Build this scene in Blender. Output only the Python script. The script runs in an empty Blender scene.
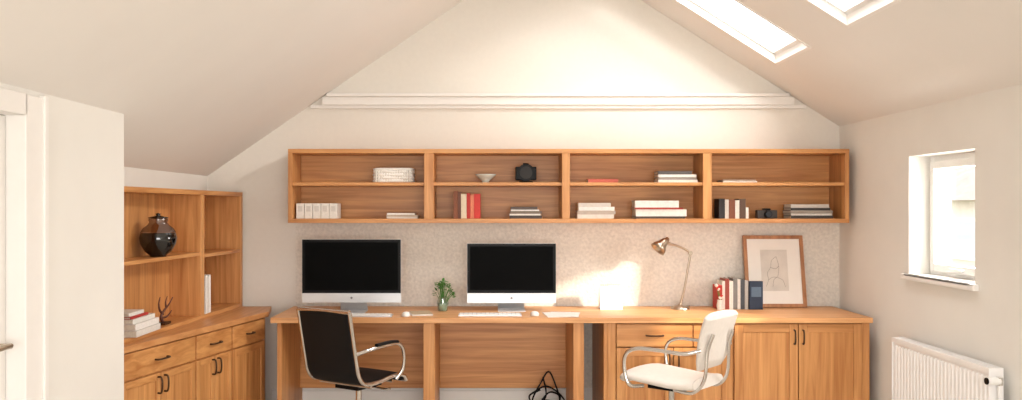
import bpy, bmesh, math, random
from mathutils import Vector, Matrix
random.seed(4)
V=Vector
scene=bpy.context.scene
# ---------------------------------------------------------------- materials
def lin(c):
    return tuple(((x/255)/12.92 if x/255<=0.04045 else ((x/255+0.055)/1.055)**2.4) for x in c)+(1,)
def mat(name,rgb,rough=0.5,metal=0.0,noise=0.0,nscale=20,bump=0.0,bscale=80,spec=None,coat=0.0,trans=0.0):
    m=bpy.data.materials.new(name); m.use_nodes=True
    nt=m.node_tree; b=nt.nodes['Principled BSDF']
    c=lin(rgb)
    b.inputs['Base Color'].default_value=c
    b.inputs['Roughness'].default_value=rough
    b.inputs['Metallic'].default_value=metal
    if spec is not None: b.inputs['Specular IOR Level'].default_value=spec
    b.inputs['Coat Weight'].default_value=coat
    b.inputs['Transmission Weight'].default_value=trans
    tc=nt.nodes.new('ShaderNodeTexCoord')
    if noise>0:
        n=nt.nodes.new('ShaderNodeTexNoise'); n.inputs['Scale'].default_value=nscale; n.inputs['Detail'].default_value=4
        r=nt.nodes.new('ShaderNodeValToRGB')
        r.color_ramp.elements[0].color=tuple(x*(1-noise) for x in c[:3])+(1,)
        r.color_ramp.elements[1].color=tuple(min(1,x*(1+noise)) for x in c[:3])+(1,)
        r.color_ramp.elements[0].position=.3; r.color_ramp.elements[1].position=.7
        nt.links.new(tc.outputs['Object'],n.inputs['Vector']); nt.links.new(n.outputs['Fac'],r.inputs['Fac'])
        nt.links.new(r.outputs['Color'],b.inputs['Base Color'])
    if bump>0:
        n2=nt.nodes.new('ShaderNodeTexNoise'); n2.inputs['Scale'].default_value=bscale; n2.inputs['Detail'].default_value=3
        bp=nt.nodes.new('ShaderNodeBump'); bp.inputs['Strength'].default_value=bump; bp.inputs['Distance'].default_value=.01
        nt.links.new(tc.outputs['Object'],n2.inputs['Vector']); nt.links.new(n2.outputs['Fac'],bp.inputs['Height'])
        nt.links.new(bp.outputs['Normal'],b.inputs['Normal'])
    return m
def wood(name,axis,dark=(176,114,60),light=(214,155,95)):
    m=bpy.data.materials.new(name); m.use_nodes=True
    nt=m.node_tree; b=nt.nodes['Principled BSDF']
    tc=nt.nodes.new('ShaderNodeTexCoord'); mp=nt.nodes.new('ShaderNodeMapping')
    s=[30,30,30]; s[axis]=1.6
    mp.inputs['Scale'].default_value=s
    n=nt.nodes.new('ShaderNodeTexNoise'); n.inputs['Scale'].default_value=1.0; n.inputs['Detail'].default_value=6; n.inputs['Distortion'].default_value=.7
    r=nt.nodes.new('ShaderNodeValToRGB'); r.color_ramp.elements[0].position=.3; r.color_ramp.elements[1].position=.68
    r.color_ramp.elements[0].color=lin(dark); r.color_ramp.elements[1].color=lin(light)
    nt.links.new(tc.outputs['Object'],mp.inputs['Vector']); nt.links.new(mp.outputs['Vector'],n.inputs['Vector'])
    nt.links.new(n.outputs['Fac'],r.inputs['Fac']); nt.links.new(r.outputs['Color'],b.inputs['Base Color'])
    bp=nt.nodes.new('ShaderNodeBump'); bp.inputs['Strength'].default_value=.08; bp.inputs['Distance'].default_value=.004
    nt.links.new(n.outputs['Fac'],bp.inputs['Height']); nt.links.new(bp.outputs['Normal'],b.inputs['Normal'])
    b.inputs['Roughness'].default_value=.42
    return m
WX=wood('oak_grain_x',0); WY=wood('oak_grain_y',1); WZ=wood('oak_grain_z',2)
WTOP=wood('oak_top_x',0,(194,134,80),(222,166,112)); WTOPY=wood('oak_top_y',1,(186,124,72),(212,154,100))
WALL=mat('wall_paint',(230,226,219),.85,noise=.02,nscale=3,bump=.05,bscale=120)
WALLB=mat('wall_plain_back',(229,223,214),.85,noise=.012,nscale=30,bump=.06,bscale=90)
WALLT=mat('wall_textured_paper',(226,219,209),.8,noise=.10,nscale=48,bump=.5,bscale=50)
CEIL=mat('ceiling_paint',(232,227,221),.9,noise=.015,nscale=2,bump=.03,bscale=90)
TRIM=mat('trim_white',(236,232,227),.45,noise=.01)
PVC=mat('upvc_white',(242,242,240),.3,noise=.01)
FLOOR=mat('carpet_beige',(208,198,184),.95,noise=.1,nscale=150,bump=.5,bscale=300)
BLACKSCR=mat('screen_black',(3,3,3),.5,spec=.05,noise=.05)
ALU=mat('aluminium',(205,206,208),.35,.6,noise=.02)
CHROME=mat('chrome',(215,212,208),.14,1.0,noise=.02)
STEEL=mat('brushed_nickel',(186,172,154),.3,1.0,noise=.05)
HANDLE=mat('handle_bronze',(84,62,46),.4,.8,noise=.08)
LEATHER=mat('black_mesh_fabric',(14,14,16),.55,noise=.15,nscale=200,bump=.1,bscale=250,spec=.25)
CREAM=mat('cream_leather',(222,214,205),.5,noise=.03,nscale=40,bump=.08,bscale=120)
BLACKP=mat('black_plastic',(8,8,9),.4,noise=.1,spec=.15)
WHITEP=mat('white_plastic',(238,236,232),.35,noise=.01)
PAGES=mat('book_pages',(232,226,212),.8,noise=.08,nscale=90)
RADM=mat('radiator_enamel',(240,238,236),.3,noise=.01)
LEAF=mat('leaf_green',(72,128,50),.5,noise=.3,nscale=30)
POTB=mat('black_glaze',(10,10,11),.08,noise=.1,coat=.6)
SKETCH=mat('sketch_ink',(142,132,122),.8,noise=.1)
MATB=mat('mount_board',(240,235,228),.8,noise=.01)
PAPER=mat('art_paper',(218,211,202),.8,noise=.08,nscale=10)
FRAMEW=wood('frame_wood',2,(150,98,60),(186,130,86))
BRICK=mat('pale_brick',(226,214,200),.9,noise=.06,nscale=6)
ROOFM=mat('roof_tiles',(176,160,150),.9,noise=.12,nscale=5)
GRASS=mat('outside_grass',(150,155,130),.95,noise=.2,nscale=2)
def glassm(name,tint=(1,1,1,1),f=.06):
    m=bpy.data.materials.new(name); m.use_nodes=True; nt=m.node_tree
    nt.nodes.clear(); o=nt.nodes.new('ShaderNodeOutputMaterial'); mx=nt.nodes.new('ShaderNodeMixShader')
    t=nt.nodes.new('ShaderNodeBsdfTransparent'); g=nt.nodes.new('ShaderNodeBsdfGlossy')
    t.inputs['Color'].default_value=tint; g.inputs['Roughness'].default_value=.03
    mx.inputs[0].default_value=f
    nt.links.new(t.outputs[0],mx.inputs[1]); nt.links.new(g.outputs[0],mx.inputs[2]); nt.links.new(mx.outputs[0],o.inputs[0])
    return m
GLASS=glassm('window_glass'); VGLASS=glassm('vase_glass',(.86,.92,.9,1),.15); SMOKE=glassm('smoked_glass',(.5,.42,.4,1),.2)
_bm={}
def cm(rgb):
    if rgb not in _bm: _bm[rgb]=mat('cloth_%d_%d_%d'%rgb,rgb,.6,noise=.06,nscale=60)
    return _bm[rgb]
# ---------------------------------------------------------------- mesh builder
class MB:
    def __init__(s): s.v=[];s.f=[];s.m=[];s.sm=[];s.mats=[];s.M=Matrix.Identity(4)
    def mi(s,m):
        if m not in s.mats: s.mats.append(m)
        return s.mats.index(m)
    def add(s,vs,fs,m,smooth=False):
        b=len(s.v); s.v+=[s.M@V(p) for p in vs]
        i=s.mi(m)
        for f in fs: s.f.append([b+k for k in f]); s.m.append(i); s.sm.append(smooth)
    def box(s,x0,x1,y0,y1,z0,z1,m):
        s.add([(x0,y0,z0),(x1,y0,z0),(x1,y1,z0),(x0,y1,z0),(x0,y0,z1),(x1,y0,z1),(x1,y1,z1),(x0,y1,z1)],
          [(0,3,2,1),(4,5,6,7),(0,1,5,4),(1,2,6,5),(2,3,7,6),(3,0,4,7)],m)
    def hexa(s,p8,m): s.add(p8,[(0,3,2,1),(4,5,6,7),(0,1,5,4),(1,2,6,5),(2,3,7,6),(3,0,4,7)],m)
    def prism(s,poly,z0,z1,m):
        n=len(poly)
        s.add([(p[0],p[1],z0) for p in poly]+[(p[0],p[1],z1) for p in poly],
          [tuple(range(n))[::-1],tuple(range(n,2*n))]+[(i,(i+1)%n,n+(i+1)%n,n+i) for i in range(n)],m)
    def loft(s,rings,m,smooth=True,caps=True,closed=True):
        n=len(rings[0]); vs=[p for r in rings for p in r]; fs=[]
        for a in range(len(rings)-1):
            for i in range(n if closed else n-1):
                j=(i+1)%n; fs.append((a*n+i,a*n+j,(a+1)*n+j,(a+1)*n+i))
        s.add(vs,fs,m,smooth)
        if caps:
            s.add(list(rings[0]),[tuple(range(n))],m,False); s.add(list(rings[-1]),[tuple(range(n))],m,False)
    def lathe(s,c,prof,m,n=32,caps=True):
        s.loft([[(c[0]+r*math.cos(2*math.pi*i/n),c[1]+r*math.sin(2*math.pi*i/n),c[2]+z) for i in range(n)] for r,z in prof],m,True,caps)
    def tube(s,pts,r,m,n=10,sub=6,r1=None,flat=None):
        pts=[V(p) for p in pts]
        if sub>1 and len(pts)>2:
            q=[]
            P=[pts[0]*2-pts[1]]+pts+[pts[-1]*2-pts[-2]]
            for i in range(1,len(P)-2):
                for k in range(sub):
                    t=k/sub
                    a,b,c,d=P[i-1],P[i],P[i+1],P[i+2]
                    q.append(.5*((2*b)+(c-a)*t+(2*a-5*b+4*c-d)*t*t+(3*b-a-3*c+d)*t**3))
            q.append(pts[-1]); pts=q
        rings=[]; prev=None
        for i,p in enumerate(pts):
            t=(pts[min(i+1,len(pts)-1)]-pts[max(i-1,0)]).normalized()
            if prev is None:
                u=t.cross(V((0,0,1))); 
                if u.length<.1: u=t.cross(V((1,0,0)))
            else: u=prev-t*prev.dot(t)
            u.normalize(); prev=u; w=t.cross(u)
            rr=r if r1 is None else r+(r1-r)*i/(len(pts)-1)
            ff=flat if flat else 1
            rings.append([p+u*rr*math.cos(2*math.pi*k/n)+w*rr*ff*math.sin(2*math.pi*k/n) for k in range(n)])
        s.loft(rings,m)
    def cyl(s,a,b,r,m,r2=None,n=20): s.tube([a,b],r,m,n=n,sub=1,r1=r2)
    def pad(s,prof,ws,th,m,curve=0.0,n=28,e=3.5):
        rings=[]; N=len(prof)
        for i,(y,z) in enumerate(prof):
            a=prof[max(i-1,0)]; b=prof[min(i+1,N-1)]
            t=V((0,b[0]-a[0],b[1]-a[1])).normalized(); nn=V((1,0,0)).cross(t)
            hw=ws[i]; tt=th[i] if isinstance(th,(list,tuple)) else th
            ring=[]
            for k in range(n):
                q=2*math.pi*k/n; cx,cy=math.cos(q),math.sin(q)
                x=math.copysign(abs(cx)**(2/e),cx)*hw; w=math.copysign(abs(cy)**(2/e),cy)*tt
                ring.append(V((x,y,z))+nn*(w+curve*(x/0.25)**2))
            rings.append(ring)
        s.loft(rings,m)
    def done(s,name,bevel=0.0,seg=2,parent=None):
        lo=V([min(p[i] for p in s.v) for i in range(3)]); hi=V([max(p[i] for p in s.v) for i in range(3)])
        c=V(((lo.x+hi.x)/2,(lo.y+hi.y)/2,lo.z))
        me=bpy.data.meshes.new(name); me.from_pydata([p-c for p in s.v],[],s.f)
        for m in s.mats: me.materials.append(m)
        for p,i,k in zip(me.polygons,s.m,s.sm): p.material_index=i; p.use_smooth=k
        bm=bmesh.new(); bm.from_mesh(me)
        bmesh.ops.recalc_face_normals(bm,faces=bm.faces); bm.to_mesh(me); bm.free()
        o=bpy.data.objects.new(name,me); o.location=c; scene.collection.objects.link(o)
        if bevel>0:
            b=o.modifiers.new('bevel','BEVEL'); b.width=bevel; b.segments=seg; b.limit_method='ANGLE'; b.angle_limit=math.radians(50)
        return o
# ---------------------------------------------------------------- room
XR,XL,YB,YF=2.57,-2.08,6.4,-1.5
XP,YP=-1.763,4.19
AX,AZ=.43,3.43
kL,kR=.6875,.6355
zL=lambda x:AZ-kL*(AX-x)
zR=lambda x:AZ-kR*(x-AX)
b=MB(); b.box(-2.4,2.9,-1.8,6.7,-.12,0,FLOOR); b.done('floor')
# back wall gable: plain plaster above, textured paper band between worktop and shelves
b=MB()
def gable(b,g,y0,y1,m):
    n=len(g)
    b.add([(x,y0,z) for x,z in g]+[(x,y1,z) for x,z in g],[tuple(range(n)),tuple(range(n,2*n))]+[(i,(i+1)%n,n+(i+1)%n,n+i) for i in range(n)],m)
ZT=1.38
gable(b,[(-2.3,ZT),(2.8,ZT),(2.8,zR(2.8)+.0),(AX,AZ),(-2.3,zL(-2.3))],YB,YB+.2,WALLB)
gable(b,[(-2.3,0),(-1.43,0),(-1.43,ZT),(-2.3,ZT)],YB,YB+.2,WALLB)
gable(b,[(-1.43,0),(2.8,0),(2.8,ZT),(-1.43,ZT)],YB,YB+.2,WALLT)
b.done('wall_back')
b=MB(); b.box(XL-.15,XL,YP-.1,YB,0,zL(XL)-.0,WALL); b.done('wall_left')
# projecting wall with door opening
DY0,DY1,DZ=2.38,3.28,1.83
b=MB(); zt=zL(XP)
gable(b,[(XL,0),(XP,0),(XP,zt+.02),(XL,zL(XL)+.02)],YP-.12,YP,WALL)
b.box(XP-.12,XP,DY1,YP-.12,0,zt+.02,WALL); b.box(XP-.12,XP,YF,DY0,0,zt+.02,WALL); b.box(XP-.12,XP,DY0,DY1,DZ,zt+.02,WALL)
b.done('wall_side_door')
# right wall with window opening
WY0,WY1,WZ0,WZ1=4.61,5.336,1.055,1.786
b=MB(); zr=zR(XR); T=.26
b.box(XR,XR+T,YF,WY0,0,zr,WALL); b.box(XR,XR+T,WY1,YB,0,zr,WALL)
b.box(XR,XR+T,WY0,WY1,0,WZ0,WALL); b.box(XR,XR+T,WY0,WY1,WZ1,zr,WALL)
b.done('wall_right')
# front wall (behind camera), unseen; large window added to let light in
b=MB()
fx0,fx1,fz0,fz1=-1.4,2.2,.5,2.05
b.box(XP-.12,fx0,YF-.2,YF,0,1.95,WALL); b.box(fx1,2.87,YF-.2,YF,0,2.0,WALL); b.box(fx0,fx1,YF-.2,YF,0,fz0,WALL)
gable(b,[(-1.9,zL(-1.9)-.3),(fx0,fz1-.05),(fx0,fz1),(fx1,fz1),(fx1,2.0),(2.8,1.9),(2.8,zR(2.8)),(AX,AZ),(-1.9,zL(-1.9))],YF-.2,YF,WALL)
b.done('wall_front')
b=MB()
for x in (fx0,.35,fx1-.06): b.box(x,x+.06,YF-.12,YF-.06,fz0,fz1,PVC)
for z in (fz0,fz1-.06): b.box(fx0,fx1,YF-.12,YF-.06,z,z+.06,PVC)
b.box(fx0,fx1,YF-.095,YF-.09,fz0,fz1,GLASS)
b.done('added_rear_window')
# ceilings
def slope_cell(b,x0,x1,y0,y1,zf,th,m):
    b.hexa([(x0,y0,zf(x0)),(x1,y0,zf(x1)),(x1,y1,zf(x1)),(x0,y1,zf(x0)),(x0,y0,zf(x0)+th),(x1,y0,zf(x1)+th),(x1,y1,zf(x1)+th),(x0,y1,zf(x0)+th)],m)
b=MB(); slope_cell(b,XL-.2,AX,YF-.2,YB+.2,zL,.13,CEIL); b.done('ceiling_left')
SK=[(1.0,1.95,5.34,5.94),(1.0,1.94,4.16,4.73)]
b=MB()
ys=[YF-.2,4.16,4.73,5.34,5.94,YB+.2]
for i in range(5):
    y0,y1=ys[i],ys[i+1]
    if i in (1,3):
        xe=1.94 if i==1 else 1.95
        slope_cell(b,AX,1.0,y0,y1,zR,.13,CEIL); slope_cell(b,xe,2.9,y0,y1,zR,.13,CEIL)
    else: slope_cell(b,AX,2.9,y0,y1,zR,.13,CEIL)
b.done('ceiling_right')
for i,(x0,x1,y0,y1) in enumerate(SK):
    b=MB(); f=.022
    zs=lambda x:zR(x)+.05
    slope_cell(b,x0,x0+f,y0,y1,zs,.06,PVC); slope_cell(b,x1-f,x1,y0,y1,zs,.06,PVC)
    slope_cell(b,x0,x1,y0,y0+f,zs,.06,PVC); slope_cell(b,x0,x1,y1-f,y1,zs,.06,PVC)
    slope_cell(b,x0+f,x1-f,y0+f,y1-f,lambda x:zR(x)+.07,.004,GLASS)
    w=.018; z2=lambda x:zR(x)-.006
    slope_cell(b,x0-w,x0,y0-w,y1+w,z2,.006,TRIM); slope_cell(b,x1,x1+w,y0-w,y1+w,z2,.006,TRIM)
    slope_cell(b,x0,x1,y0-w,y0,z2,.006,TRIM); slope_cell(b,x0,x1,y1,y1+w,z2,.006,TRIM)
    b.done('skylight_window' if i==0 else 'skylight_window.001')
# side window
b=MB()
X0,X1=2.70,2.76
def fr(x0,x1,y0,y1,z0,z1,w,m):
    b.box(x0,x1,y0,y0+w,z0,z1,m); b.box(x0,x1,y1-w,y1,z0,z1,m); b.box(x0,x1,y0+w,y1-w,z0,z0+w,m); b.box(x0,x1,y0+w,y1-w,z1-w,z1,m)
fr(X0,X1,WY0,WY1,WZ0,WZ1,.04,PVC); fr(X0-.02,X1-.02,WY0+.035,WY1-.035,WZ0+.035,WZ1-.035,.045,PVC)
b.box(X0+.01,X0+.016,WY0+.07,WY1-.07,WZ0+.07,WZ1-.07,GLASS)
b.box(X0-.045,X0-.02,WY0+.3,WY0+.42,WZ0+.05,WZ0+.065,WHITEP)
b.done('window_1',.004)
b=MB(); b.box(XR-.035,X0,WY0-.0,WY1+.0,WZ0-.0,WZ0+.012,TRIM); b.box(XR-.035,XR,WY0-.04,WY1+.04,WZ0-.022,WZ0+.012,TRIM); b.done('window_sill',.003)
# trims
b=MB()
xl=lambda z:AX-(AZ-z)/kL
xr=lambda z:AX+(AZ-z)/kR
for z0,z1,dp in ((2.2,2.225,.02),(2.225,2.285,.035),(2.285,2.31,.05)):
    b.box(xl(z1)+.005,xr(z1)-.005,YB-dp,YB,z0,z1,TRIM)
b.done('trim_1',.003)
b=MB(); b.box(-1.6,XR,YB-.018,YB,0,.13,TRIM); b.box(-1.6,XR,YB-.012,YB,.13,.147,TRIM); b.done('baseboard_back',.002)
b=MB(); b.box(XR-.018,XR,YF,5.72,0,.147,TRIM); b.done('baseboard_right',.003)
b=MB(); b.box(XP,XP+.018,DY1+.15,YP,0,.147,TRIM); b.done('baseboard_left',.003)
# door
b=MB()
b.box(XP-.095,XP-.055,DY0,DY1-.015,.0,DZ-.014,TRIM)
for z0,z1 in ((.15,.85),(1.0,1.7)):
    for y0,y1 in ((DY0+.12,DY0+.4),(DY0+.5,DY1-.14)):
        b.box(XP-.055,XP-.049,y0,y1,z0,z1,TRIM)
b.cyl((XP-.055,3.17,.966),(XP-.045,3.17,.966),.028,STEEL); b.cyl((XP-.045,3.17,.966),(XP+.01,3.17,.966),.01,STEEL)
b.tube([(XP+.01,3.18,.966),(XP+.014,3.14,.968),(XP+.012,3.07,.966)],.011,STEEL)
b.done('door_1',.003)
b=MB()
b.box(XP-.119,XP+.02,DY1-.012,DY1+.13,0,DZ+.07,TRIM); b.box(XP+.0,XP+.03,DY1+.11,DY1+.14,0,DZ+.078,TRIM)
b.box(XP-.02,XP+.02,DY0-.13,DY0,0,DZ+.07,TRIM); b.box(XP-.119,XP+.02,DY0,DY1,DZ-.012,DZ+.07,TRIM)
b.done('trim_2',.004)
# ---------------------------------------------------------------- cabinetry helpers
def shaker(b,x0,x1,z0,z1,y,th,m_st,m_rail,m_pan,w=.055):
    b.box(x0,x0+w,y,y+th,z0,z1,m_st); b.box(x1-w,x1,y,y+th,z0,z1,m_st)
    b.box(x0+w,x1-w,y,y+th,z0,z0+w,m_rail); b.box(x0+w,x1-w,y,y+th,z1-w,z1,m_rail)
    b.box(x0+w,x1-w,y+.006,y+th,z0+w,z1-w,m_pan)
def hpull(b,x,z,y,w=.1):
    b.tube([(x-w/2,y,z),(x-w/2+.004,y-.022,z),(x,y-.028,z),(x+w/2-.004,y-.022,z),(x+w/2,y,z)],.0055,HANDLE,n=8)
def vpull(b,x,z,y,h=.09):
    b.tube([(x,y,z-h/2),(x,y-.022,z-h/2+.004),(x,y-.028,z),(x,y-.022,z+h/2-.004),(x,y,z+h/2)],.0055,HANDLE,n=8)
# built in desk
b=MB()
b.box(-1.44,2.51,5.7,6.38,.715,.75,WTOP)
yf=5.74
b.box(-1.405,-1.375,yf,6.38,0,.715,WZ)
b.box(-.44,-.365,yf,6.30,0,.715,WZ)
b.box(.55,.62,yf,6.30,0,.715,WZ)
b.box(-1.375,-.44,6.30,6.32,.166,.715,WX); b.box(-.365,.55,6.30,6.32,.166,.715,WX); 
b.box(-.44,.55,6.32,6.335,.166,.715,WX)
b.box(.75,.775,yf,6.38,0,.715,WZ); b.box(1.585,1.61,yf+.01,6.38,0,.715,WZ)
b.box(2.455,2.505,yf-.0,6.38,0,.715,WZ)
b.box(.775,2.455,6.34,6.36,.02,.715,WX); b.box(.775,2.455,yf+.03,6.34,.06,.08,WX); b.box(.775,2.455,yf+.05,yf+.07,0,.06,WX)
b.box(.775,2.455,yf+.02,yf+.04,.69,.715,WX)
b.box(.775,.83,yf,yf+.02,0,.715,WZ)
b.box(.834,1.335,yf-.006,yf+.016,.555,.705,WX); hpull(b,1.085,.63,yf-.006,.11)
b.box(1.341,1.584,yf-.006,yf+.016,.555,.705,WX); hpull(b,1.46,.63,yf-.006,.07)
shaker(b,.834,1.207,.07,.548,yf-.006,.022,WZ,WX,WZ); shaker(b,1.212,1.584,.07,.548,yf-.006,.022,WZ,WX,WZ)
vpull(b,1.18,.46,yf-.006); vpull(b,1.24,.46,yf-.006)
shaker(b,1.612,2.03,.07,.705,yf-.006,.022,WZ,WX,WZ); shaker(b,2.036,2.453,.07,.705,yf-.006,.022,WZ,WX,WZ)
vpull(b,2.005,.62,yf-.006); vpull(b,2.062,.62,yf-.006)
b.done('built_in_desk',.003)
# wall shelf unit
b=MB()
x0,x1,z0,z1=-1.417,2.52,1.365,1.884; y0=6.1; t=.03
b.box(x0,x1,y0,YB,z1-t,z1,WX); b.box(x0,x1,y0,YB,z0,z0+t,WX)
for xa,xb in ((x0,x0+t),(x1-t,x1),(-.463,-.395),(.505,.56),(1.494,1.557)):
    b.box(xa,xb,y0+.002,YB-.01,z0+t,z1-t,WZ)
for xa,xb in ((x0+t,-.463),(-.395,.505),(.56,1.494),(1.557,x1-t)):
    b.box(xa,xb,y0+.012,YB-.01,1.627,1.65,WX); b.box(xa,xb,YB-.012,YB-.001,z0+t,z1-t,WX)
b.done('wall_shelf_unit',.002)
ZS0,ZS1=z0+t,1.65
# left sideboard + bookcase
A=V((-1.90,4.5,0)); B=V((-1.54,6.05,0)); u=(B-A).normalized(); nrm=V((u.y,-u.x,0)); L=(B-A).length
b=MB()
b.prism([(-2.07,4.42),(-1.915,4.42),(-1.54,6.05),(-1.60,6.37),(-2.07,6.37)],.715,.75,WTOPY)
off=.03
a2=A-nrm*off; b2=B-nrm*off-u*.02
b.prism([(-2.07,4.44),(a2.x-.012,4.44),(b2.x,b2.y),(-1.64,6.35),(-2.07,6.35)],.06,.715,WZ)
b.prism([(-2.07,4.46),(a2.x-.05,4.46),(b2.x-.05,b2.y),(-1.70,6.33),(-2.07,6.33)],0,.06,WZ)
M=Matrix(((u.x,-nrm.x,0,A.x),(u.y,-nrm.y,0,A.y),(0,0,1,0),(0,0,0,1)))
b.M=M
yy=off-.018
secs=[(0.0,.443),(.443,.706),(.706,.985)]
for i,(s0,s1) in enumerate(secs):
    xa,xb=s0*L+.008,s1*L-.008
    b.box(xa,xb,yy,yy+.02,.565,.705,WY); hpull(b,(xa+xb)/2,.635,yy,.11 if i<2 else .08)
    xm=(xa+xb)/2
    if i==2: shaker(b,xa,xb,.07,.555,yy,.02,WZ,WY,WZ,.05); 
    else:
        shaker(b,xa,xm-.003,.07,.555,yy,.02,WZ,WY,WZ,.04); shaker(b,xm+.003,xb,.07,.555,yy,.02,WZ,WY,WZ,.04)
        vpull(b,xm-.03,.49,yy); vpull(b,xm+.03,.49,yy)
b.done('sideboard',.003)
# bookcase
bx=lambda y:-1.93+(y-4.55)*(.12/1.84)
b=MB()
def slab(y0,y1,z0,z1,m,ins=0,back=-2.068): b.prism([(back,y0),(bx(y0)-ins,y0),(bx(y1)-ins,y1),(back,y1)],z0,z1,m)
zt=1.585
slab(4.5,6.37,zt-.03,zt,WY); slab(4.5,6.37,.7505,.775,WY)
slab(4.5,4.56,.775,zt-.03,WZ); slab(5.60,5.66,.775,zt-.03,WZ); slab(6.33,6.37,.775,zt-.03,WZ)
slab(4.56,5.60,1.163,1.185,WY,.004); slab(5.66,6.33,1.148,1.17,WY,.004)
b.box(-2.07,-2.064,4.5,6.37,.775,zt-.03,WZ)
b.done('bookcase',.002)
# ---------------------------------------------------------------- books
def rotz(a,p): return Matrix.Translation(V(p))@Matrix.Rotation(a,4,'Z')
def book_up(b,x,y,z,th,h,d,m):
    c=.003
    b.box(x,x+c,y,y+d,z,z+h,m); b.box(x+th-c,x+th,y,y+d,z,z+h,m); b.box(x,x+th,y-.002,y+c,z,z+h,m)
    b.box(x+c,x+th-c,y+c,y+d-.004,z+.003,z+h-.004,PAGES)
def book_flat(b,x,y,z,w,th,d,m):
    c=min(.003,th*.2)
    b.box(x,x+w,y,y+d,z,z+c,m); b.box(x,x+w,y,y+d,z+th-c,z+th,m); b.box(x,x+w,y-.002,y+c,z,z+th,m)
    b.box(x+.004,x+w-.004,y+c,y+d-.004,z+c,z+th-c,PAGES)
def ups(name,x,y,z,lst):
    b=MB()
    for w,h,d,c in lst: book_up(b,x,y,z,w-.001,h,d,cm(c)); x+=w
    return b.done(name,.0008,1)
def stack(name,x,y,z,lst):
    b=MB()
    for w,t,d,c in lst:
        o=random.uniform(-.006,.006); book_flat(b,x+o,y+o,z,w,t-.0006,d,cm(c)); z+=t
    return b.done(name,.0008,1)
S=140.0
def px(x): return (x-490)/S
yb=6.16
b=MB()
for k in range(5):
    xx=px(298)+k*.0585
    b.box(xx,xx+.055,yb,yb+.16,ZS0,ZS0+.108,cm((226,220,212)))
    b.box(xx+.012,xx+.043,yb-.002,yb,ZS0+.05,ZS0+.09,cm((205,198,190)))
b.done('box_files',.004)
stack('magazine_stack',px(388),yb,ZS0,[(.22,.014,.16,(222,214,206)),(.225,.012,.16,(190,170,150)),(.2,.014,.15,(228,222,214))])
b=MB()
cx,cy=px(393.5),yb+.09
for k in range(4):
    zz=ZS1+.013+k*.022
    pts=[]
    for i in range(49):
        a=2*math.pi*i/48; ca,sa=math.cos(a),math.sin(a)
        r=.004*math.sin(a*12+ (k%2)*math.pi)
        x=math.copysign(abs(ca)**.5,ca)*(.135+r); y=math.copysign(abs(sa)**.5,sa)*(.07+r)
        pts.append((cx+x,cy+y,zz))
    b.tube(pts,.0125,cm((240,236,230)),n=8,sub=1)
b.box(cx-.125,cx+.125,cy-.06,cy+.06,ZS1+.001,ZS1+.01,cm((240,236,230)))
for i in range(14):
    b.cyl((cx-.12+.018*i,cy-.075,ZS1+.004),(cx-.12+.018*i,cy-.075,ZS1+.088),.005,cm((222,215,206)),n=6)
b.loft([[(cx+math.copysign(abs(math.cos(q))**.5,math.cos(q))*.145*s,cy+math.copysign(abs(math.sin(q))**.5,math.sin(q))*.08*s,ZS1+h) for q in [2*math.pi*i/32 for i in range(32)]] for s,h in ((1,.09),(1.02,.096),(1,.102),(.9,.106),(.3,.107))],cm((240,236,230)))
b.done('woven_basket')
b=MB(); c=(px(485.5),yb+.08,ZS1)
b.lathe(c,[(.025,0),(.028,.004),(.022,.01),(.045,.03),(.07,.052),(.076,.062),(.071,.062),(.062,.05),(.04,.03),(.0,.016)],cm((206,206,196)),caps=False)
b.done('ceramic_bowl')
b=MB(); c=(px(526),yb+.09,ZS1)
b.box(c[0]-.05,c[0]+.05,c[1]-.03,c[1]+.03,ZS1,ZS1+.012,BLACKP)
b.cyl((c[0],c[1]-.045,ZS1+.072),(c[0],c[1]+.045,ZS1+.072),.062,BLACKP,n=32); b.cyl((c[0],c[1]-.05,ZS1+.072),(c[0],c[1]-.044,ZS1+.072),.045,cm((34,31,30)),n=32)
b.box(c[0]-.075,c[0]+.075,c[1]-.04,c[1]+.04,ZS1+.02,ZS1+.115,BLACKP)
b.cyl((c[0]-.02,c[1],ZS1+.13),(c[0]+.02,c[1],ZS1+.13),.012,BLACKP)
b.done('retro_clock_radio',.006)
ups('book_row',px(454),yb,ZS0,[(.03,.195,.15,(128,72,44)),(.022,.19,.15,(100,60,44)),(.04,.175,.15,(214,196,170)),(.026,.18,.15,(178,44,36)),(.026,.17,.15,(210,120,90)),(.046,.175,.15,(196,50,42))])
stack('book_stack',px(510),yb,ZS0,[(.23,.022,.17,(70,62,58)),(.22,.012,.16,(228,222,214)),(.225,.02,.17,(120,104,90)),(.2,.01,.16,(236,230,222)),(.19,.02,.15,(84,72,66))])
stack('red_book',px(587),yb,ZS1,[(.21,.026,.16,(196,98,80))])
stack('book_stack',px(657),yb,ZS1,[(.28,.02,.17,(228,222,214)),(.27,.018,.17,(150,140,132)),(.27,.02,.16,(236,232,226)),(.24,.024,.16,(90,84,82))])
stack('book_stack',px(577),yb,ZS0,[(.26,.03,.17,(214,206,196)),(.27,.026,.17,(176,160,146)),(.255,.028,.17,(226,220,212)),(.23,.028,.16,(206,196,186))])
stack('book_stack',px(634),yb,ZS0,[(.35,.016,.18,(70,60,54)),(.36,.05,.18,(232,226,218)),(.34,.012,.17,(170,60,50)),(.31,.05,.17,(228,222,214))])
stack('magazine',px(721),yb,ZS1,[(.24,.012,.17,(222,214,206)),(.23,.01,.17,(160,140,120))])
ups('book_row',px(717),yb,ZS0,[(.042,.14,.13,(40,36,36)),(.028,.135,.13,(206,198,188)),(.045,.135,.13,(120,66,40)),(.03,.13,.13,(222,214,204)),(.045,.14,.13,(88,62,46)),(.02,.08,.12,(228,220,212))])
b=MB(); x=px(752)
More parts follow.
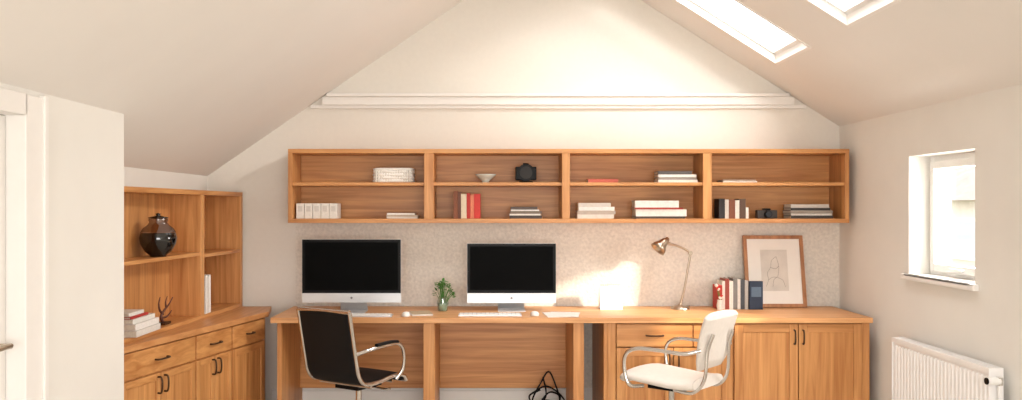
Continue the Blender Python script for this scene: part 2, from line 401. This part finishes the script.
b.box(x+.03,x+.17,yb+.02,yb+.08,ZS0,ZS0+.06,cm((58,50,46))); b.cyl((x+.10,yb+.02,ZS0+.031),(x+.10,yb-.01,ZS0+.031),.025,BLACKP); b.box(x+.075,x+.125,yb+.025,yb+.07,ZS0+.06,ZS0+.072,BLACKP)
b.cyl((x+.10,yb-.01,ZS0+.031),(x+.10,yb-.012,ZS0+.031),.019,cm((30,34,44)))
b.done('vintage_camera',.004)
stack('book_stack',px(788),yb,ZS0,[(.3,.022,.17,(64,58,54)),(.29,.014,.17,(226,220,212)),(.3,.022,.17,(150,138,126)),(.28,.018,.16,(50,46,46)),(.27,.026,.16,(190,180,170))])
# ---------------------------------------------------------------- desk items
def imac(name,x0,x1,zb,ztop,y,chin):
    b=MB(); cx=(x0+x1)/2
    b.box(x0,x1,y,y+.006,zb,ztop,ALU)
    b.box(x0+.001,x1-.001,y-.003,y,zb+chin,ztop-.001,BLACKP)
    b.box(x0+.02,x1-.02,y-.0036,y-.003,zb+chin+.02,ztop-.02,BLACKSCR)
    rings=[]
    for k,(s,dy) in enumerate(((1,.006),(.93,.016),(.7,.034),(.4,.044),(.1,.048))):
        hw=(x1-x0)/2*s; hz=(ztop-zb)/2*s; zc=(zb+ztop)/2
        rings.append([(cx+sx*hw,y+dy,zc+sz*hz) for sx,sz in ((-1,-1),(1,-1),(1,1),(-1,1))])
    b.loft(rings,ALU,True)
    b.cyl((cx,y-.0006,zb+chin*.5),(cx,y,zb+chin*.5),.008,cm((120,120,122)))
    w=.095
    b.prism([(cx-w,y-.07),(cx+w,y-.07),(cx+w,y+.13),(cx-w,y+.13)],.7505,.757,ALU)
    b.hexa([(cx-w,y+.115,.757),(cx+w,y+.115,.757),(cx+w,y+.128,.757),(cx-w,y+.128,.757),(cx-w*.8,y+.035,1.0),(cx+w*.8,y+.035,1.0),(cx+w*.8,y+.048,1.0),(cx-w*.8,y+.048,1.0)],ALU)
    b.done(name,.0015)
imac('desktop_computer',-1.292,-.612,.82,1.254,5.98,.065)
imac('desktop_computer',-.161,.463,.803,1.221,6.1,.07)
def keyboard(x,y,rot):
    b=MB(); b.M=rotz(rot,(x,y,.7505))
    b.box(-.21,.21,-.057,.057,0,.008,ALU)
    for r in range(5):
        for c in range(14):
            if r==0 and 3<c<9: continue
            b.box(-.203+c*.029,-.203+c*.029+.025,-.05+r*.0205,-.05+r*.0205+.017,.008,.012,WHITEP)
    b.box(-.203+4*.029,-.203+9*.029-.004,-.05,-.033,.008,.012,WHITEP)
    b.done('computer_keyboard')
def mouse(x,y):
    b=MB()
    b.loft([[(x+.03*s*math.cos(q),y+.055*s*math.sin(q),.7505+h) for q in [2*math.pi*i/20 for i in range(20)]] for s,h in ((.95,0),(1,.006),(.95,.014),(.75,.022),(.4,.027),(.1,.028))],WHITEP)
    b.done('computer_mouse')
keyboard(-.86,5.80,0); mouse(-.56,5.80)
keyboard(.0,5.84,0); mouse(.3,5.83)
b=MB()
b.M=rotz(.1,(.47,5.86,.7505)); b.box(-.1,.1,-.13,.13,0,.003,cm((238,234,228))); b.M=rotz(-.15,(.5,5.85,.7535)); b.box(-.1,.1,-.12,.12,0,.003,cm((232,228,222)))
b.done('paper_sheets')
b=MB(); b.M=rotz(.2,(-.47,5.9,.7505)); b.box(-.07,.07,-.1,.1,0,.01,cm((220,214,206))); b.box(-.068,.07,-.098,.098,.01,.012,cm((180,160,130))); b.done('notebook',.001)
# plant in glass
b=MB(); c=(-.33,6.08,.7505)
b.lathe(c,[(.03,0),(.036,.01),(.042,.06),(.034,.09),(.036,.1)],VGLASS)
b.lathe(c,[(.027,.004),(.036,.055),(.0,.056)],cm((150,165,140)),caps=False)
for i in range(34):
    a=random.uniform(0,6.28); el=random.uniform(.0,1.0); r=.075*math.sin(el*1.4); h=.12+.075*math.cos(el*1.5)+random.uniform(-.02,.015)
    tip=V((c[0]+r*math.cos(a),c[1]+r*math.sin(a),c[2]+h))
    base=V((c[0]+.01*math.cos(a),c[1]+.01*math.sin(a),c[2]+.02))
    b.tube([base,(base+tip)/2+V((0,0,.015)),tip],.0014,LEAF,n=5,sub=3)
    for k in range(3):
        d=V((math.cos(a+random.uniform(-1.3,1.3)),math.sin(a+random.uniform(-1.3,1.3)),random.uniform(-.2,.8))).normalized()
        sd=d.cross(V((0,0,1))).normalized(); p=tip-V((0,0,.012*k)); l=random.uniform(.022,.034)
        up=V((0,0,.004))
        b.add([p,p+d*l*.35+sd*l*.32,p+d*l*.75+sd*l*.25,p+d*l-up,p+d*l*.75-sd*l*.25,p+d*l*.35-sd*l*.32,p+d*l*.5+up],[(0,1,6),(1,2,6),(2,3,6),(3,4,6),(4,5,6),(5,0,6)],LEAF,True)
b.done('potted_plant')
# white tent calendar
b=MB(); x0,x1=.78,.94; y=6.16
b.hexa([(x0,y,.7505),(x1,y,.7505),(x1,y+.006,.7505),(x0,y+.006,.7505),(x0,y+.04,.915),(x1,y+.04,.915),(x1,y+.046,.915),(x0,y+.046,.915)],WHITEP)
b.hexa([(x0,y+.09,.7505),(x1,y+.09,.7505),(x1,y+.096,.7505),(x0,y+.096,.7505),(x0,y+.044,.915),(x1,y+.044,.915),(x1,y+.05,.915),(x0,y+.05,.915)],WHITEP)
for i in range(10): 
    xx=x0+.012+i*.015
    b.tube([(xx,y+.034,.905),(xx,y+.03,.918),(xx,y+.045,.926),(xx,y+.06,.916),(xx,y+.056,.905)],.0014,CHROME,n=5,sub=3)
b.done('desk_calendar')
# lamp
b=MB(); c=(1.354,6.2,.7505)
b.lathe(c,[(.066,0),(.066,.008),(.058,.018),(.02,.024),(.01,.035)],STEEL)
b.tube([(1.354,6.2,.77),(1.385,6.195,.9),(1.425,6.19,1.14)],.008,STEEL,sub=4)
b.cyl((1.425,6.175,1.15),(1.425,6.205,1.15),.015,STEEL)
b.tube([(1.43,6.19,1.15),(1.36,6.185,1.19),(1.25,6.18,1.225)],.008,STEEL,sub=4)
b.cyl((1.25,6.165,1.228),(1.25,6.195,1.228),.014,STEEL)
d=V((-.62,-.15,-.62)).normalized(); s=V((1.245,6.18,1.235))
rings=[]; uu=d.cross(V((0,0,1))).normalized(); ww=d.cross(uu)
for t,r in ((-.03,.012),(-.01,.022),(.01,.03),(.03,.034),(.055,.05),(.085,.058),(.083,.055),(.055,.046),(.03,.03),(.0,.02)):
    p=s+d*t; rings.append([p+uu*r*math.cos(2*math.pi*k/28)+ww*r*math.sin(2*math.pi*k/28) for k in range(28)])
b.loft(rings,STEEL)
b.tube([(1.354,6.25,.757),(1.39,6.33,.754),(1.46,6.36,.754)],.0025,BLACKP,n=6)
b.done('desk_lamp')
# books right
b=MB(); x=1.615
for w,h,d,cc in ((.035,.17,.13,(186,58,48)),(.02,.2,.14,(228,220,210)),(.03,.215,.14,(150,66,52)),(.028,.2,.14,(232,226,218)),(.03,.22,.15,(128,124,120)),(.022,.215,.15,(210,204,196)),(.03,.21,.15,(70,74,80)),(.025,.205,.15,(176,170,162))):
    book_up(b,x,6.18,.7505,w-.001,h,d,cm(cc)); x+=w
b.M=rotz(.0,(x+.005,6.165,.7505)); b.box(0,.094,0,.03,0,.2,cm((34,48,70))); b.box(.012,.082,-.001,0,.09,.16,cm((90,110,130)))
b.done('book_row',.001,1)
b=MB()
for k in range(7):
    p=V((1.60+.007*k,6.15,.86+.012*random.uniform(-3,6))); 
    b.lathe(p,[(.002,-.012),(.012,-.004),(.013,.006),(.002,.014)],cm((200,60,50) if k%2 else (236,226,216)),n=10)
    b.tube([p,(1.625,6.15,.80)],.0015,LEAF,n=5,sub=1)
b.lathe((1.625,6.15,.7505),[(.02,0),(.024,.03),(.018,.06),(.02,.07)],cm((226,220,212)))
b.done('flower_vase')
# leaning picture
b=MB()
w=.4355;h=.525
ang=math.atan2(.10,h)
b.M=Matrix.Translation(V((1.848,6.26,.7545)))@Matrix.Rotation(-ang,4,'X')
t=.026
b.box(0,t,0,.02,0,h,FRAMEW); b.box(w-t,w,0,.02,0,h,FRAMEW); b.box(t,w-t,0,.02,0,t,FRAMEW); b.box(t,w-t,0,.02,h-t,h,FRAMEW)
b.box(t,w-t,.008,.018,t,h-t,MATB)
b.box(.12,.315,.007,.008,.12,.42,PAPER)
def st(pts,r=.0013): b.tube([(p[0],.0068,p[1]) for p in pts],r,SKETCH,n=5,sub=5)
st([(.15,.15),(.17,.2),(.165,.25),(.19,.29),(.2,.34),(.235,.37)]); st([(.2,.15),(.21,.2),(.24,.23),(.25,.3),(.235,.37)])
st([(.17,.2),(.21,.22),(.27,.2),(.29,.15)]); st([(.19,.29),(.225,.28),(.25,.3)],.0018)
b.done('picture_frame',.0015)
# ---------------------------------------------------------------- sideboard items
b=MB(); c=(-1.945,5.1,1.1855)
b.lathe(c,[(.045,0),(.05,.01),(.075,.03),(.1,.075),(.106,.11),(.098,.14)],POTB)
b.lathe(c,[(.099,.141),(.085,.165),(.06,.185),(.05,.2),(.055,.215),(.052,.222)],SMOKE,caps=False)
b.lathe(c,[(.03,.222),(.058,.224),(.056,.23),(.03,.236),(.012,.24),(.012,.246),(.018,.25),(.0,.256)],POTB)
b.done('lidded_jar')
b=MB()
M0=Matrix.Translation(V((-2.045,4.66,.7755)))
z=.0
for w,t,d,cc in ((.15,.036,.34,(222,216,208)),(.145,.034,.33,(236,230,224)),(.13,.026,.31,(228,222,214)),(.12,.014,.24,(180,52,44)),(.11,.02,.2,(230,226,218))):
    b.M=M0@Matrix.Translation(V((w,0,z)))@Matrix.Rotation(math.pi/2,4,'Z'); book_flat(b,0,0,0,d,t-.001,w-.01,cm(cc)); z+=t
b.done('book_stack',.001,1)
b=MB(); b.M=Matrix.Translation(V((-1.955,5.2,.7755)))
b.box(-.03,.03,-.05,.05,0,.014,HANDLE)
BR=cm((96,56,44))
b.tube([(0,0,.01),(0,-.03,.05),(0,.02,.08),(0,.10,.11),(0,.16,.145)],.010,BR,r1=.003)
b.tube([(0,0,.06),(0,-.05,.09),(0,-.065,.13),(0,-.045,.165)],.008,BR,r1=.003)
b.tube([(0,.05,.095),(0,.045,.13),(0,.07,.16)],.006,BR,r1=.002); b.tube([(0,-.02,.04),(0,.07,.04),(0,.14,.065)],.008,BR,r1=.003)
b.done('driftwood_sculpture')
b=MB()
for k,(cc,h) in enumerate((((236,232,226),.25),((220,214,206),.24),((240,236,230),.25))):
    b.M=Matrix.Translation(V((-1.865,5.70+k*.036,.7755)))@Matrix.Rotation(math.pi/2,4,'Z'); book_up(b,0,0,0,.034,h,.17,cm(cc))
b.done('binder_row',.001,1)
# ---------------------------------------------------------------- radiator
b=MB(); RY0,RY1,RX=4.3,5.33,2.47
zb,zt=.12,.68
b.box(RX,RX+.012,RY0,RY1,zb,zt-.02,RADM); b.box(RX+.05,RX+.06,RY0,RY1,zb,zt-.02,RADM)
n=26
for i in range(n):
    y=RY0+.02+(RY1-RY0-.04)*i/n
    w=(RY1-RY0-.04)/n
    b.hexa([(RX-.007,y+w*.3,zb+.03),(RX+.001,y+w*.12,zb+.02),(RX+.001,y+w*.88,zb+.02),(RX-.007,y+w*.7,zb+.03),(RX-.007,y+w*.3,zt-.05),(RX+.001,y+w*.12,zt-.04),(RX+.001,y+w*.88,zt-.04),(RX-.007,y+w*.7,zt-.05)],RADM)
b.box(RX-.008,RX+.066,RY0-.006,RY0+.004,zb-.005,zt,RADM); b.box(RX-.008,RX+.066,RY1-.004,RY1+.006,zb-.005,zt,RADM)
b.box(RX-.008,RX+.004,RY0,RY1,zt-.03,zt,RADM); b.box(RX+.054,RX+.066,RY0,RY1,zt-.03,zt,RADM)
for i in range(40):
    y=RY0+.01+i*(RY1-RY0-.03)/39; b.box(RX+.004,RX+.054,y,y+.012,zt-.008,zt-.003,RADM)
for y in (RY0+.2,RY1-.2): b.box(RX+.06,XR-.001,y-.02,y+.02,.2,.6,RADM)
b.cyl((RX+.03,RY0,.62),(RX+.03,RY0-.035,.62),.011,CHROME); b.cyl((RX+.03,RY0-.03,.6),(RX+.03,RY0-.03,.64),.016,CHROME)
b.cyl((RX+.03,RY0-.03,.60),(RX+.03,RY0-.03,.02),.0075,RADM); b.cyl((RX+.03,RY0-.03,.62),(RX-.03,RY0-.03,.62),.02,WHITEP); b.cyl((RX-.03,RY0-.03,.62),(RX-.036,RY0-.03,.62),.017,BLACKP)
b.cyl((RX+.03,RY0-.03,.02),(RX+.03,RY0-.03,0),.014,CHROME)
b.done('radiator',.002)
# ---------------------------------------------------------------- chairs
def base(b,zs):
    b.cyl((0,0,.1),(0,0,.28),.028,BLACKP); b.cyl((0,0,.28),(0,0,zs-.06),.018,CHROME); 
    b.box(-.09,.09,-.11,.11,zs-.065,zs-.035,BLACKP)
    b.tube([(.05,0,zs-.05),(.2,0,zs-.06),(.24,.01,zs-.055)],.006,CHROME,n=8)
    for k in range(5):
        a=2*math.pi*k/5+.3; ca,sa=math.cos(a),math.sin(a)
        b.tube([(0,0,.115),(.15*ca,.15*sa,.1),(.29*ca,.29*sa,.075)],.024,CHROME,r1=.014,flat=.7)
        for o in (-.014,.014):
            p=V((.29*ca,.29*sa,.027)); q=V((-sa,ca,0))
            b.cyl(p+q*(o-.008),p+q*(o+.008),.027,BLACKP,n=18)
        b.cyl((.29*ca,.29*sa,.03),(.29*ca,.29*sa,.08),.008,CHROME,n=8)
def smooth(pts,sub=5):
    P=[V((p[0],p[1],0)) for p in pts]; P=[P[0]*2-P[1]]+P+[P[-1]*2-P[-2]]; q=[]
    for i in range(1,len(P)-2):
        for k in range(sub):
            t=k/sub; a,b_,c,d=P[i-1],P[i],P[i+1],P[i+2]
            v=.5*((2*b_)+(c-a)*t+(2*a-5*b_+4*c-d)*t*t+(3*b_-a-3*c+d)*t**3); q.append((v.x,v.y))
    q.append((P[-2].x,P[-2].y)); return q
b=MB(); b.M=rotz(math.radians(-33),(-.80,5.3,0))
prof=smooth([(.21,.41),(.18,.445),(.09,.455),(-.05,.44),(-.17,.445),(-.225,.5),(-.25,.6),(-.28,.75),(-.305,.875)])
b.pad(prof,[.195]*len(prof),.013,LEATHER)
for s in (-1,1):
    b.tube([(s*.202,y,z) for y,z in prof],.012,CHROME,n=8,sub=1)
    b.tube([(s*.212,.10,.435),(s*.24,.13,.5),(s*.245,.13,.6),(s*.245,.08,.655),(s*.245,-.03,.66),(s*.24,-.18,.65),(s*.207,-.255,.63)],.011,CHROME,sub=6)
    b.tube([(s*.245,.07,.668),(s*.245,.0,.674),(s*.245,-.12,.67)],.016,BLACKP,flat=.6)
b.cyl((-.202,-.305,.875),(.202,-.305,.875),.013,CHROME); b.cyl((-.202,.21,.41),(.202,.21,.41),.01,CHROME)
b.cyl((-.202,.08,.425),(.202,.08,.425),.01,CHROME); b.cyl((-.202,-.12,.42),(.202,-.12,.42),.01,CHROME)
base(b,.45); b.done('office_chair')
# cream padded chair
b=MB(); b.M=rotz(math.radians(50),(1.085,5.2,0))
prof=smooth([(.25,.425),(.235,.455),(.18,.475),(.05,.468),(-.1,.458),(-.2,.46),(-.235,.465)])
N=len(prof); ws=[.13+.09*min(1,(i/8))**.6 if i<8 else .225-.03*max(0,(i-20)/10) for i in range(N)]
b.pad(prof,ws,[.02+.014*min(1,i/4) for i in range(N)],CREAM,curve=.008,e=2.6)
prof=smooth([(-.235,.55),(-.25,.61),(-.265,.70),(-.285,.78),(-.305,.845),(-.315,.87)])
N=len(prof); ws=[.15+.055*math.sin(math.pi*min(1,i/(N*.5))*.5)-(.035*((i-N+6)/6)**2 if i>N-6 else 0) for i in range(N)]
b.pad(prof,ws,[.018+.012*min(1,min(i,N-1-i)/4) for i in range(N)],CREAM,curve=.02,e=2.6)
for s in (-1,1):
    b.tube([(s*.16,.1,.42),(s*.24,.14,.43),(s*.25,.17,.5),(s*.25,.17,.6),(s*.25,.10,.65),(s*.245,-.05,.655),(s*.235,-.2,.65),(s*.19,-.285,.67)],.0115,CHROME,sub=6)
    b.tube([(s*.16,-.1,.42),(s*.16,-.22,.42),(s*.15,-.285,.5),(s*.14,-.30,.66),(s*.13,-.33,.76)],.01,CHROME)
base(b,.46); b.done('desk_chair')
# cables
b=MB()
def rc(pts,r=.005): b.tube(pts,r,BLACKP,n=7,sub=7)
rc([(.34,6.22,.0075),(.3,6.18,.1),(.36,6.2,.22),(.42,6.22,.3),(.47,6.2,.2),(.5,6.2,.08),(.46,6.16,.008)],.006)
rc([(.25,6.2,.008),(.33,6.2,.05),(.42,6.18,.16),(.5,6.2,.12),(.44,6.2,.03),(.32,6.16,.07),(.28,6.2,.13),(.36,6.22,.17)],.006)
rc([(.3,6.2,.15),(.4,6.2,.2),(.5,6.2,.14),(.54,6.2,.06),(.4,6.2,.1),(.28,6.2,.06)],.006)
rc([(.38,6.23,.26),(.4,6.2,.14),(.36,6.18,.04),(.52,6.2,.01)],.006)
b.box(.24,.52,6.14,6.2,0,.035,BLACKP)
b.done('cable_tangle')
# ---------------------------------------------------------------- outside
b=MB(); b.box(-30,40,-30,50,-.4,-.13,GRASS); b.done('ground')
b=MB()
b.box(8,13,11,19,-.13,1.6,BRICK)
b.add([(7.8,10.8,1.6),(13.2,10.8,1.6),(10.5,10.8,3),(7.8,19.2,1.6),(13.2,19.2,1.6),(10.5,19.2,3)],[(0,1,2),(3,4,5),(0,2,5,3),(1,2,5,4),(0,1,4,3)],ROOFM)
for y in (12.2,14.2,16.2): b.box(7.96,8,y,y+.9,.6,1.3,PVC); b.box(7.95,7.97,y+.06,y+.84,.66,1.24,cm((190,196,200)))
b.done('neighbour_house')
# ---------------------------------------------------------------- light
w=bpy.data.worlds.new('World'); scene.world=w; w.use_nodes=True
bg=w.node_tree.nodes['Background']; bg.inputs[0].default_value=(.96,.97,1,1); bg.inputs[1].default_value=3.2
def area(name,loc,tgt,sx,sy,p,col):
    l=bpy.data.lights.new(name,'AREA'); l.shape='RECTANGLE'; l.size=sx; l.size_y=sy; l.energy=p; l.color=col
    o=bpy.data.objects.new(name,l); o.location=loc; o.rotation_euler=(V(tgt)-V(loc)).to_track_quat('-Z','Y').to_euler(); scene.collection.objects.link(o); return o
area('rear_fill',(.4,YF+.02,1.3),(.4,5,1.45),3.3,1.4,125,(1,.97,.94))  # fill lamp added at the unseen rear window to brighten the room
area('side_window_daylight',(2.95,4.97,1.5),(-1,4.6,1.3),.7,.7,34,(1,.97,.93))
for x0,x1,y0,y1 in SK:
    cx,cy=(x0+x1)/2,(y0+y1)/2
    area('skylight_daylight',(cx+.2,cy,zR(cx)+.5),(cx-.35,cy,zR(cx)-.6),.9,.6,58,(1,.98,.95))
D=V((-1.48,1,-.6)).normalized()
s=bpy.data.lights.new('sun','SUN'); s.energy=.9; s.angle=math.radians(7); s.color=(1,.93,.84)
so=bpy.data.objects.new('sun',s); so.rotation_euler=D.to_track_quat('-Z','Y').to_euler(); so.location=(12,-6,5); scene.collection.objects.link(so)
# added spot outside the side window, casts the sun patch on the back wall
l=bpy.data.lights.new('side_window_patch_spot','SPOT'); l.energy=11000; l.color=(1,.89,.74); l.spot_size=math.radians(10); l.spot_blend=.2; l.shadow_soft_size=.18
o=bpy.data.objects.new('side_window_patch_spot',l); o.location=V((2.7,4.97,1.42))-D*9; o.rotation_euler=D.to_track_quat('-Z','Y').to_euler(); scene.collection.objects.link(o)
scene.view_settings.view_transform='Standard'; scene.view_settings.look='None'; scene.view_settings.exposure=0
# ---------------------------------------------------------------- camera
cd=bpy.data.cameras.new('camera'); cd.sensor_width=36; cd.lens=870/1022*36; cd.shift_x=21/1022; cd.shift_y=8/1022
co=bpy.data.objects.new('camera',cd); co.location=(0,0,1.47); co.rotation_euler=(math.pi/2,0,0); scene.collection.objects.link(co); scene.camera=co
